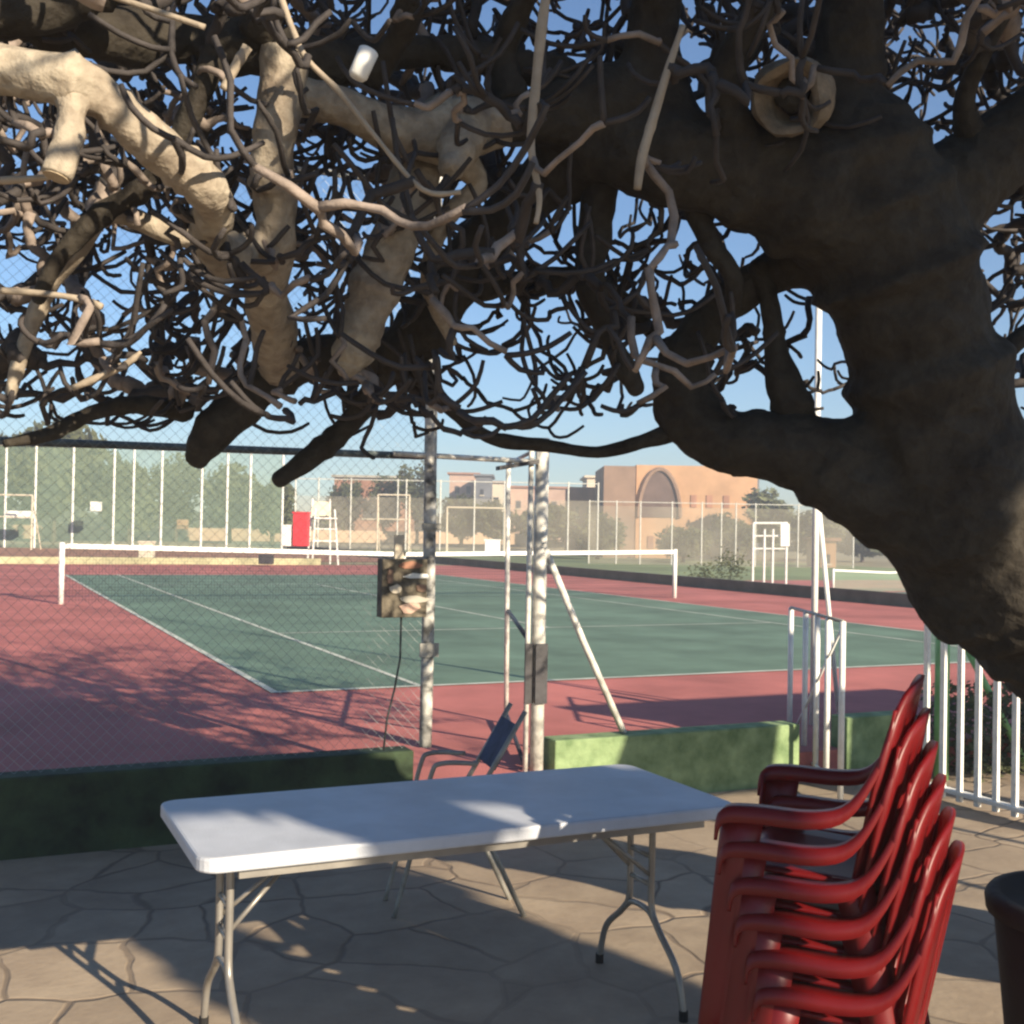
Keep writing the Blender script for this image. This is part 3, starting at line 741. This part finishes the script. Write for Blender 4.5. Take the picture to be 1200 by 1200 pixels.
# ------------------------------------------------------------------ unseen tree, roof and canopy added to cast shade
def blob_tree(name, x, y, z0, zb, zt, rx, ry, label, cat='tree', group=None, leaf='leaf', nleaf=2500, ls=.16, core=.8, tr=.15, seed=1):
    t = empty(name, (x, y, z0), label, cat, group)
    m = MB(); m.tube([(x,y,z0),(x+.05,y,(z0+zb)/2),(x,y,zb+.35*(zt-zb)),(x+.03,y,zb+.75*(zt-zb))], [tr*1.25, tr, tr*.8, tr*.35], 10); m.build('trunk', 'trunk', t, smooth=True)
    rnd = random.Random(seed); m = MB(); cz = (zb+zt)/2; hz = (zt-zb)/2
    # limbs
    for k in range(7):
        a = rnd.uniform(0, 6.28); e = Vector((x+math.cos(a)*rx*.7, y+math.sin(a)*ry*.7, cz+rnd.uniform(-.5,.6)*hz))
        m.tube([(x, y, zb+rnd.uniform(0,.4)*hz), e], [tr*.4, tr*.12], 5)
    lb = m.build('limbs', 'trunk', t)
    m = MB()
    clumps = []
    for k in range(26):
        while True:
            c = Vector((rnd.uniform(-1,1), rnd.uniform(-1,1), rnd.uniform(-1,1)))
            if c.length < 1: break
        clumps.append((Vector((x+c.x*rx*core, y+c.y*ry*core, cz+c.z*hz*core)), rnd.uniform(.28,.5)))
    for k in range(nleaf):
        c, s = clumps[rnd.randrange(len(clumps))]
        d = Vector((rnd.gauss(0,1), rnd.gauss(0,1), rnd.gauss(0,1))).normalized()*(rnd.random()**.4)
        p = c+Vector((d.x*rx*s, d.y*ry*s, d.z*hz*s))
        u = Vector((rnd.gauss(0,1), rnd.gauss(0,1), rnd.gauss(0,1))).normalized(); w_ = u.orthogonal().normalized()
        l_ = ls*rnd.uniform(.6,1.4)
        m.add([p-u*l_, p+w_*l_*.55, p+u*l_, p-w_*l_*.55], [(0,1,2,3)])
    m.build('crown', leaf, t)
    return t
ev = empty('evergreen_tree', (.9, -14, PZ), 'dense evergreen tree standing behind the viewer', 'tree')
m = MB(); m.tube([(.9,-14.1,PZ),(.9,-14.1,2),(.98,-14,4),(1.3,-14,7.5)], [.24,.19,.17,.05], 12); m.build('trunk', 'trunk', ev, smooth=True)
m = MB(); rnd = random.Random(4)
def evz(b, z):  # leaf zones shaped as a mask for the wanted shade and sun patches
    if ((b+2.95)/.17)**2+((z-3.70-.12*(b+2.95))/.045)**2 < 1: return False
    if b < -3.12 and z < 4.06+.05*math.sin(b*31) and (z < 3.80 or math.sin(b*44+z*9) > -.35): return False
    if z > (3.80 if -2.72 < b < -2.45 else 3.62): return -3.85+.12*(z-3.6)*(z > 5) < b < (-1.80 if z < 4.35 else -1.35-.14*max(0, z-5))
    if z > 2.75: return -3.22 < b < -2.82 or -2.15 < b < -1.72
    return z > 2.3 and -3.2 < b < -2.85
k = 0
while k < 17000:
    b_ = rnd.uniform(-3.9, -1.3); z_ = rnd.uniform(2.4, 8.3); y_ = -14+rnd.uniform(-.7, .7)
    wob = .12*noise.noise(Vector((b_*2.5, z_*2.5, 1)))
    if not evz(b_+wob, z_+wob): continue
    if noise.noise(Vector((b_*3.2, z_*3.2, y_*1.5))) < -.42: continue
    k += 1
    p = Vector((b_-.28*y_, y_, z_+.42*(-14-y_)*-1*-1)); u = Vector((rnd.gauss(0,1), rnd.gauss(0,1), rnd.gauss(0,1))).normalized(); w_ = u.orthogonal().normalized(); l_ = rnd.uniform(.06, .15)
    m.add([p-u*l_, p+w_*l_*.55, p+u*l_, p-w_*l_*.55], [(0,1,2,3)])
m.build('crown', 'leaf', ev)
ph = empty('porch_roof', (6.5, -9.6, PZ), 'flat porch roof on posts to the right of the patio', 'porch')  # added out of view, outlined to shade the right of the court
def slab(m, PQ, z0, z1):
    n_ = len(PQ); m.add([(x,y,z0) for x,y in PQ]+[(x,y,z1) for x,y in PQ], [tuple(range(n_))[::-1], tuple(range(n_, 2*n_))]+[(i, (i+1)%n_, n_+(i+1)%n_, n_+i) for i in range(n_)])
aw = empty('awning', (3.8, -10.5, PZ), 'small flat awning on two posts beside the patio', 'awning')  # added out of view as a second shadow caster for the wall
m = MB(); slab(m, [(3.24,-11.1),(4.5,-11.1),(4.25,-10.0),(3.1,-10.0)], 2.82, 2.88); m.build('canopy', 'cream', aw)
for px, py in ((3.4,-10.9),(4.2,-10.2)):
    m = MB(); m.tube([(px,py,PZ),(px,py,2.82)], .03, 8); m.build('post', 'white', aw)
m = MB(); slab(m, [(5.15,-11.1),(7.6,-11.1),(7.6,-8.4),(4.0,-8.4),(4.8,-9.8)], 2.78, 2.93); m.build('roof_slab', 'cream', ph, bevel=.01)
for px, py in ((5.4,-10.9),(7.4,-10.8),(7.4,-8.7),(4.6,-8.7)):
    m = MB(); m.box((px-.06, py-.06, PZ), (px+.06, py+.06, 2.75)); m.build('post', 'white', ph, bevel=.005)

# ------------------------------------------------------------------ distance: fences, poles, frames
def far_fence(name, label, pts, htop, screen, matp='postw', r=.05, smat='farmesh', rail=True, grp=None):
    b0 = pts[0]; t = empty(name, b0, label, 'fence', grp)
    for b in pts:
        m = MB(); m.tube([b, (b[0], b[1], b[2]+htop)], r, 6); m.build('post', matp, t)
    if rail:
        m = MB(); m.tube([(b[0],b[1],b[2]+htop-.1) for b in pts], r*.6, 5); m.build('top_rail', matp, t)
    m = MB()
    for a, b in zip(pts, pts[1:]): m.quad(a, b, (b[0],b[1],b[2]+screen), (a[0],a[1],a[2]+screen))
    m.build('netting', smat, t)
    return t
def bases(xs, y, d): return [Vector((p.x, p.y, 0)) for p in [at(x, y, d) for x in xs]]
far_fence('tall_fence', 'tall pale posted fence with green netting at the far left of the courts', bases([-60,5,40,84,132,155,188,235,265,292,330], 640, 62), 5.6, 5.4, r=.06, smat='windscreen', matp='white')
far_fence('tall_fence', 'pale posted mesh fence behind the umpire chair and net, centre of the courts', bases([345,372,410,465,475,515,555,590,665,700], 640, 75), 4.6, 3.4, r=.05)
far_fence('tall_fence', 'mesh fence with thin posts in front of the orange building', [Vector((p.x,p.y,LOW)) for p in [at(x, 640, 84) for x in (690,722,750,787,822,845,862,885,935,1000)]], 4.6, 4.2, r=.05)
def frame(name, label, cat, x0, x1, yt, d, z0=0, bars=2, r=.045, depth=1.2, mt='white', grp=None):
    a, b = at(x0, yt, d), at(x1, yt, d); zt = (a.z+b.z)/2
    t = empty(name, (a.x, a.y, z0), label, cat, grp)
    nrm = Vector((-(b-a).y, (b-a).x, 0)).normalized()*depth
    for p in (a, b):
        m = MB(); m.tube([(p.x,p.y,z0),(p.x,p.y,zt)], r, 6); m.build('post', mt, t)
        m = MB(); m.tube([(p.x+nrm.x,p.y+nrm.y,z0),(p.x,p.y,zt)], r*.7, 6); m.build('stay', mt, t)
    for k in range(bars):
        zz = zt-(zt-z0)*k/bars*.8
        m = MB(); m.tube([(a.x,a.y,zz),(b.x,b.y,zz)], r*(1 if k == 0 else .7), 6); m.build('crossbar', mt, t)
    return t
frame('goal_frame', 'pale goal frame far behind the left end of the net', 'goal', -12, 38, 580, 58, mt='cream')
frame('goal_frame', 'pale rectangular frame left of the near pole behind the net', 'goal', 443, 480, 580, 60, mt='cream')
frame('goal_frame', 'wide pale frame right of the near pole beyond the net', 'goal', 524, 592, 595, 62, mt='cream', bars=1)
# umpire chair
u = at(378, 640, 44); un = empty('umpire_chair', (u.x, u.y, 0), 'white tubular umpire high chair beside the red box beyond the net', 'chair')
for dx, dy in ((-.5,-.4),(.5,-.4),(-.45,.5),(.45,.5)):
    m = MB(); m.tube([(u.x+dx,u.y+dy,0),(u.x+dx*.75,u.y+dy*.6,2.1 if dy<0 else 2.5)], .035, 6); m.build('leg', 'white', un)
for zz in (.45,.9,1.35,1.75):
    m = MB(); m.tube([(u.x-.45,u.y-.35,zz),(u.x+.45,u.y-.35,zz)], .025, 6); m.build('rung', 'white', un)
m = MB(); m.box((u.x-.38,u.y-.25,1.72),(u.x+.38,u.y+.3,1.78)); m.build('seat', 'cream', un)
m = MB(); m.box((u.x-.38,u.y+.3,1.85),(u.x+.38,u.y+.34,2.4)); m.build('backrest', 'cream', un)
def boxthing(name, label, cat, x0, x1, y0, y1, d, mt, dep=.4, lid=True):
    a, b = at(x0, y1, d), at(x1, y0, d); c = (a+b)/2; wv = Vector((RT.x, RT.y, 0)).normalized()*((b-a).length*.5*abs(x1-x0)/math.hypot(x1-x0, y1-y0))
    hz = abs(b.z-a.z)/2; dv = Vector((FW.x, FW.y, 0)).normalized()*dep/2
    t = empty(name, (c.x, c.y, c.z-hz), label, cat)
    m = MB(); m.obox(c, wv, dv, (0,0,hz)); m.build('body', mt, t, bevel=.03)
    if lid:
        m = MB(); m.obox(c+Vector((0,0,hz+.03)), wv*1.08, dv*1.08, (0,0,.03)); m.build('lid', mt, t)
    return t
boxthing('red_box', 'bright red upright cabinet on the far side of the net', 'cabinet', 344, 362, 602, 640, 43, 'redbin')
boxthing('white_box', 'small white bin left of the bright red cabinet', 'bin', 331, 342, 617, 640, 43, 'white')
boxthing('pale_box', 'small pale box behind the net near its left end', 'box', 164, 180, 636, 656, 42, 'cream')
boxthing('white_crate', 'small white crate beyond the net right of the near pole', 'crate', 568, 586, 634, 650, 46, 'white')
boxthing('white_sign', 'small white round-topped sign in the greenery at far left', 'sign', 107, 118, 588, 599, 60, 'white', lid=False)
boxthing('white_bench', 'long low white bench far behind the left net post', 'bench', 8, 40, 599, 607, 60, 'white', lid=False)
boxthing('dark_bag', 'small dark bag at the foot of the pale wall beyond the net', 'bag', 304, 320, 650, 661, 41, 'dark', lid=False)
boxthing('orange_cone', 'small orange box low among the far greenery', 'box', 208, 220, 609, 620, 70, 'orange', lid=False)
# white basketball-like frame on the right
p = at(905, 640, 50); bs = empty('hoop_stand', (p.x, p.y, LOW), 'white steel hoop stand with side panel on the lower court', 'hoop stand')
def col_(x, yt): 
    q_ = at(x, yt, 50); m = MB(); m.tube([(q_.x,q_.y,LOW),(q_.x,q_.y,q_.z)], .05, 6); m.build('leg', 'white', bs)
for x, yt in ((883,613),(896,620),(906,620),(922,613)): col_(x, yt)
for y in (613, 628, 643):
    m = MB(); m.tube([at(883,y,50), at(923,y,50)], .05 if y == 613 else .035, 6); m.build('crossbar', 'white', bs)
m = MB(); a, b = at(915,614,49.9), at(925,640,49.9); m.obox((a+b)/2, RT*.19, Vector((FW.x,FW.y,0))*.03, UP*.48); m.build('panel', 'white', bs)
# shrubs beyond the dark wall
def bush(x, y, d, s, label, n=500, leaf='leaf', z0=LOW):
    p = at(x, y, d); t = MB(); rnd = random.Random(int(x))
    for k in range(n):
        dd = Vector((rnd.gauss(0,.5)*s, rnd.gauss(0,.4)*s, rnd.gauss(0,.5)*s*.8)); c = p+dd
        if c.z < z0: c.z = z0+.05
        u_ = Vector((rnd.gauss(0,1), rnd.gauss(0,1), rnd.gauss(0,1))).normalized()*.1*s; w_ = u_.orthogonal().normalized()*.05*s
        t.add([c-u_, c+w_, c+u_, c-w_], [(0,1,2,3)])
    tag(t.build('bush', leaf), label, 'bush')
bush(827, 676, 34, .55, 'small round dark bush beyond the dark wall, left of the pair')
bush(856, 663, 38, .6, 'taller dark bush beyond the dark wall, right of the pair')

# ------------------------------------------------------------------ buildings
def bldg(name, label, x0, x1, ytop, d, depth, mw, roofm=None, z0=-1, wins=None, yaw=0):
    a, b = at(x0, ytop, d), at(x1, ytop, d); zt = (a.z+b.z)/2
    ex = Vector((b.x-a.x, b.y-a.y, 0)); L_ = ex.length; ex.normalize()
    if yaw: ex = Matrix.Rotation(yaw, 3, 'Z') @ ex
    ey = Vector((-ex.y, ex.x, 0)); o_ = Vector((a.x, a.y, z0)); H = zt-z0
    t = empty(name, o_, label, 'building')
    m = MB(); m.obox(o_+ex*L_/2+ey*depth/2+Vector((0,0,H/2)), ex*L_/2, ey*depth/2, (0,0,H/2)); m.build('wall', mw, t)
    if roofm:
        m = MB(); m.obox(o_+ex*L_/2+ey*depth/2+Vector((0,0,H+.12)), ex*(L_/2+.3), ey*(depth/2+.3), (0,0,.12)); m.build('roof', roofm, t)
    for (u0, u1, v0, v1) in (wins or []):
        c = o_+ex*L_*(u0+u1)/2-ey*.0+Vector((0,0,H*(v0+v1)/2))
        w_ = m = MB(); m.obox(c-ey*.03, ex*L_*(u1-u0)/2, ey*.05, (0,0,H*(v1-v0)/2)); ww = m.build('window', 'glass', t)
        m = MB(); m.obox(c-ey*.09-Vector((0,0,H*(v1-v0)/2)), ex*(L_*(u1-u0)/2+.1), ey*.08, (0,0,.06)); m.build('sill', 'cream', ww)
    return t, o_, ex, ey, L_, H
W3 = [(.12+.2*i, .20+.2*i, v, v+.12) for i in range(4) for v in (.35, .62, .82)]
t, o_, ex, ey, L_, H = bldg('orange_building', 'large orange rendered hall with a dark arched wall panel', 746, 888, 546, 105, 12, 'orange', None, LOW-1)
# arched recess
m = MB(); P = []; cx = L_*.19; rr = L_*.135*1.28; zb = H*.50; n_ = 20
P = [o_+ex*(cx+rr*math.cos(math.pi*i/n_))+Vector((0,0,zb+H*.46*math.sin(math.pi*i/n_))) - ey*.0 for i in range(n_+1)]
m.add([p_-ey*.12 for p_ in P]+[p_+ey*.05 for p_ in P], [tuple(range(n_+1))]+[(i, i+1, n_+2+i, n_+1+i) for i in range(n_)]+[(0, n_, 2*n_+1, n_+1)])
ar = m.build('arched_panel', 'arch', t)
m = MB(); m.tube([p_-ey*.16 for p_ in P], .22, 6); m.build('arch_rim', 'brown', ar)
for (u0, u1, v0, v1) in ((.45,.50,.60,.72),(.58,.63,.60,.72),(.72,.77,.60,.72),(.1,.15,.2,.32),(.3,.35,.2,.32),(.5,.55,.2,.32)):
    m = MB(); c = o_+ex*L_*(u0+u1)/2+Vector((0,0,H*(v0+v1)/2)); m.obox(c-ey*.03, ex*L_*(u1-u0)/2, ey*.05, (0,0,H*(v1-v0)/2)); m.build('window', 'redbrown', t)
bldg('brown_building', 'brown block adjoining the left side of the orange hall', 708, 745, 546, 104, 11, 'brown', None, LOW-1, [(.3,.6,.3,.45)])
bldg('terracotta_building', 'low terracotta coloured block left of the brown block', 668, 712, 571, 115, 10, 'redbrown', None, LOW-1, [(.15,.25,.6,.75),(.45,.55,.6,.75),(.7,.8,.6,.75)])
bldg('cream_annex', 'small cream rooftop block above the terracotta building', 688, 710, 560, 125, 8, 'cream', 'cream', LOW-1)
bldg('grey_building', 'pale grey building with one dark window right of the orange hall', 856, 890, 558, 135, 10, 'domegrey', 'cream', LOW-1, [(.28,.5,.72,.9)])
bldg('pink_house', 'pinkish house among the roofs right of the near pole', 527, 560, 556, 150, 10, 'pinkwall', 'redbrown', 0, [(.2,.35,.7,.82),(.6,.75,.7,.82)])
bldg('cream_house', 'cream house right of the grey block far beyond the gate', 574, 592, 566, 148, 10, 'cream', 'redbrown', 0, [(.3,.6,.6,.75)])
bldg('grey_house', 'dark bluish grey block between the pink and cream houses', 558, 576, 558, 140, 9, 'domegrey', 'domegrey', 0, [(.3,.5,.7,.8)])
bldg('cream_house', 'long cream house with red roof right of the gate post top', 598, 668, 572, 152, 10, 'pinkwall', 'redbrown', 0, [(.1,.18,.6,.75),(.4,.48,.6,.75),(.7,.78,.6,.75)])
bldg('pavilion', 'low brown pavilion with pale flat roof behind the umpire chair', 392, 478, 560, 118, 9, 'redbrown', 'concrete', 0, [(.1,.3,.35,.6),(.4,.6,.35,.6),(.7,.9,.35,.6)])
bldg('small_hut', 'small orange lit hut seen under the trunk at right', 962, 980, 634, 85, 4, 'orange', 'redbrown', LOW-.5, [(.3,.6,.3,.6)])

# ------------------------------------------------------------------ distant trees
TR = [ # x, ytop, ybase, halfwidth px, depth, leaf, label
 (62, 486, 640, 74, 80, 'leaf', 'broad dark tree at the far left behind the tall fence'),
 (-30, 500, 640, 60, 84, 'leaf', 'dark tree at the left edge behind the tall fence'),
 (150, 535, 640, 50, 88, 'leaf2', 'round green tree behind the fence, right of the broad dark tree'),
 (205, 528, 640, 34, 90, 'leaf', 'narrow brownish green tree behind the tall fence'),
 (268, 545, 640, 42, 90, 'leaf2', 'grey green tree left of the low pavilion'),
 (318, 556, 640, 34, 86, 'leaf2', 'pale green tree just left of the red cabinet'),
 (405, 560, 640, 30, 110, 'leaf', 'dark tree behind the low pavilion'),
 (448, 556, 640, 26, 108, 'leaf', 'dark tree beyond the pavilion, right part'),
 (488, 530, 640, 28, 105, 'leaf', 'brownish green tree just left of the near pole'),
 (540, 578, 640, 30, 100, 'leaf', 'low tree in front of the pink house'),
 (585, 585, 640, 30, 98, 'leaf', 'low bushy tree in front of the cream house'),
 (640, 588, 640, 36, 98, 'leaf', 'low bushy tree right of the gate beyond the court'),
 (700, 600, 642, 34, 96, 'leaf', 'low tree before the terracotta building'),
 (800, 615, 645, 34, 92, 'leaf', 'low shrubby tree before the orange hall'),
 (905, 568, 650, 40, 100, 'leaf2', 'rounded green tree right of the orange hall'),
 (955, 590, 650, 34, 100, 'leaf2', 'olive green tree under the leaning trunk'),
 (1010, 615, 650, 40, 104, 'leaf', 'green tree mostly hidden behind the trunk'),
 (860, 600, 648, 30, 96, 'leaf', 'small tree before the grey building'),
]
for k, (x, yt, yb, hw, d, lf, lab) in enumerate(TR):
    c = at(x, yb, d); top = at(x, yt, d).z; z0 = 0 if x < 660 else LOW
    rx = hw*d/FPX; zb = z0+(top-z0)*.12
    blob_tree('distant_tree', c.x, c.y, z0, zb, top, rx, rx, lab, group='trees beyond the courts', leaf=lf, nleaf=2600, ls=.26*max(.7, rx/2.5), core=.72, tr=.16, seed=30+k)
# dark mass of far greenery on the horizon
m = MB(); rnd = random.Random(9)
for k in range(9000):
    x = rnd.uniform(-200, 1350); d = rnd.uniform(158, 175); c = at(x, 620, d); hh = 2.2+1.6*noise.noise(Vector((x*.012, 0, 0)))+.8*noise.noise(Vector((x*.05, 3, 0)))
    c.z = rnd.uniform(-1, hh+1.2); u_ = Vector((rnd.gauss(0,1), rnd.gauss(0,1), rnd.gauss(0,1))).normalized()*.9; w_ = u_.orthogonal().normalized()*.5
    m.add([c-u_, c+w_, c+u_, c-w_], [(0,1,2,3)])
tag(m.build('far_greenery', 'leaf2'), 'belt of low greenery along the horizon', 'greenery', kind='stuff')

# ------------------------------------------------------------------ light, sky, camera
EL = math.radians(22); sx, sy = .28, -.96
to_sun = Vector((sx*math.cos(EL), sy*math.cos(EL), math.sin(EL))).normalized()
ld = bpy.data.lights.new('sun', 'SUN'); ld.energy = 5.0; ld.angle = math.radians(.5); ld.color = (1, .86, .66)
lo = bpy.data.objects.new('sun', ld); COL.objects.link(lo); lo.rotation_euler = (-to_sun).to_track_quat('-Z', 'Y').to_euler()
wld = bpy.data.worlds.new('World'); S.world = wld; wld.use_nodes = True
wn = wld.node_tree.nodes; bg = wn['Background']; sk = wn.new('ShaderNodeTexSky'); sk.sky_type = 'NISHITA'; sk.sun_disc = False
sk.sun_elevation = EL; sk.sun_rotation = math.atan2(sx, sy)
sk.air_density = 1.0; sk.dust_density = .15; sk.ozone_density = 5.0
wld.node_tree.links.new(sk.outputs['Color'], bg.inputs['Color']); bg.inputs['Strength'].default_value = .076
cd = bpy.data.cameras.new('camera'); cd.sensor_width = 36; cd.lens = 36*FPX/1200; cd.clip_end = 2000; cd.clip_start = .05
co = bpy.data.objects.new('camera', cd); COL.objects.link(co)
co.matrix_world = Matrix((( RT.x, UP.x, -FW.x, CAM.x), (RT.y, UP.y, -FW.y, CAM.y), (RT.z, UP.z, -FW.z, CAM.z), (0,0,0,1)))
S.camera = co
S.view_settings.view_transform = 'Standard'; S.view_settings.look = 'None'; S.view_settings.gamma = 1; S.view_settings.exposure = .97
S.cycles.pixel_filter_type = 'BLACKMAN_HARRIS'; S.cycles.filter_width = 2.4
S.cycles.max_bounces = 6; S.cycles.diffuse_bounces = 2; S.cycles.transparent_max_bounces = 12

hz = MB(); hz.box((-110, -16.5, -1.95), (190, 190, 15))
hm = bpy.data.materials.new('haze_air'); hm.use_nodes = True; hn = hm.node_tree.nodes; hn.remove(hn['Principled BSDF'])
pv = hn.new('ShaderNodeVolumePrincipled'); pv.inputs['Color'].default_value = (.92, .93, .95, 1); pv.inputs['Density'].default_value = .0030; pv.inputs['Anisotropy'].default_value = .2
hm.node_tree.links.new(pv.outputs['Volume'], hn['Material Output'].inputs['Volume'])
ho = hz.build('haze', hm); ho['kind'] = 'stuff'
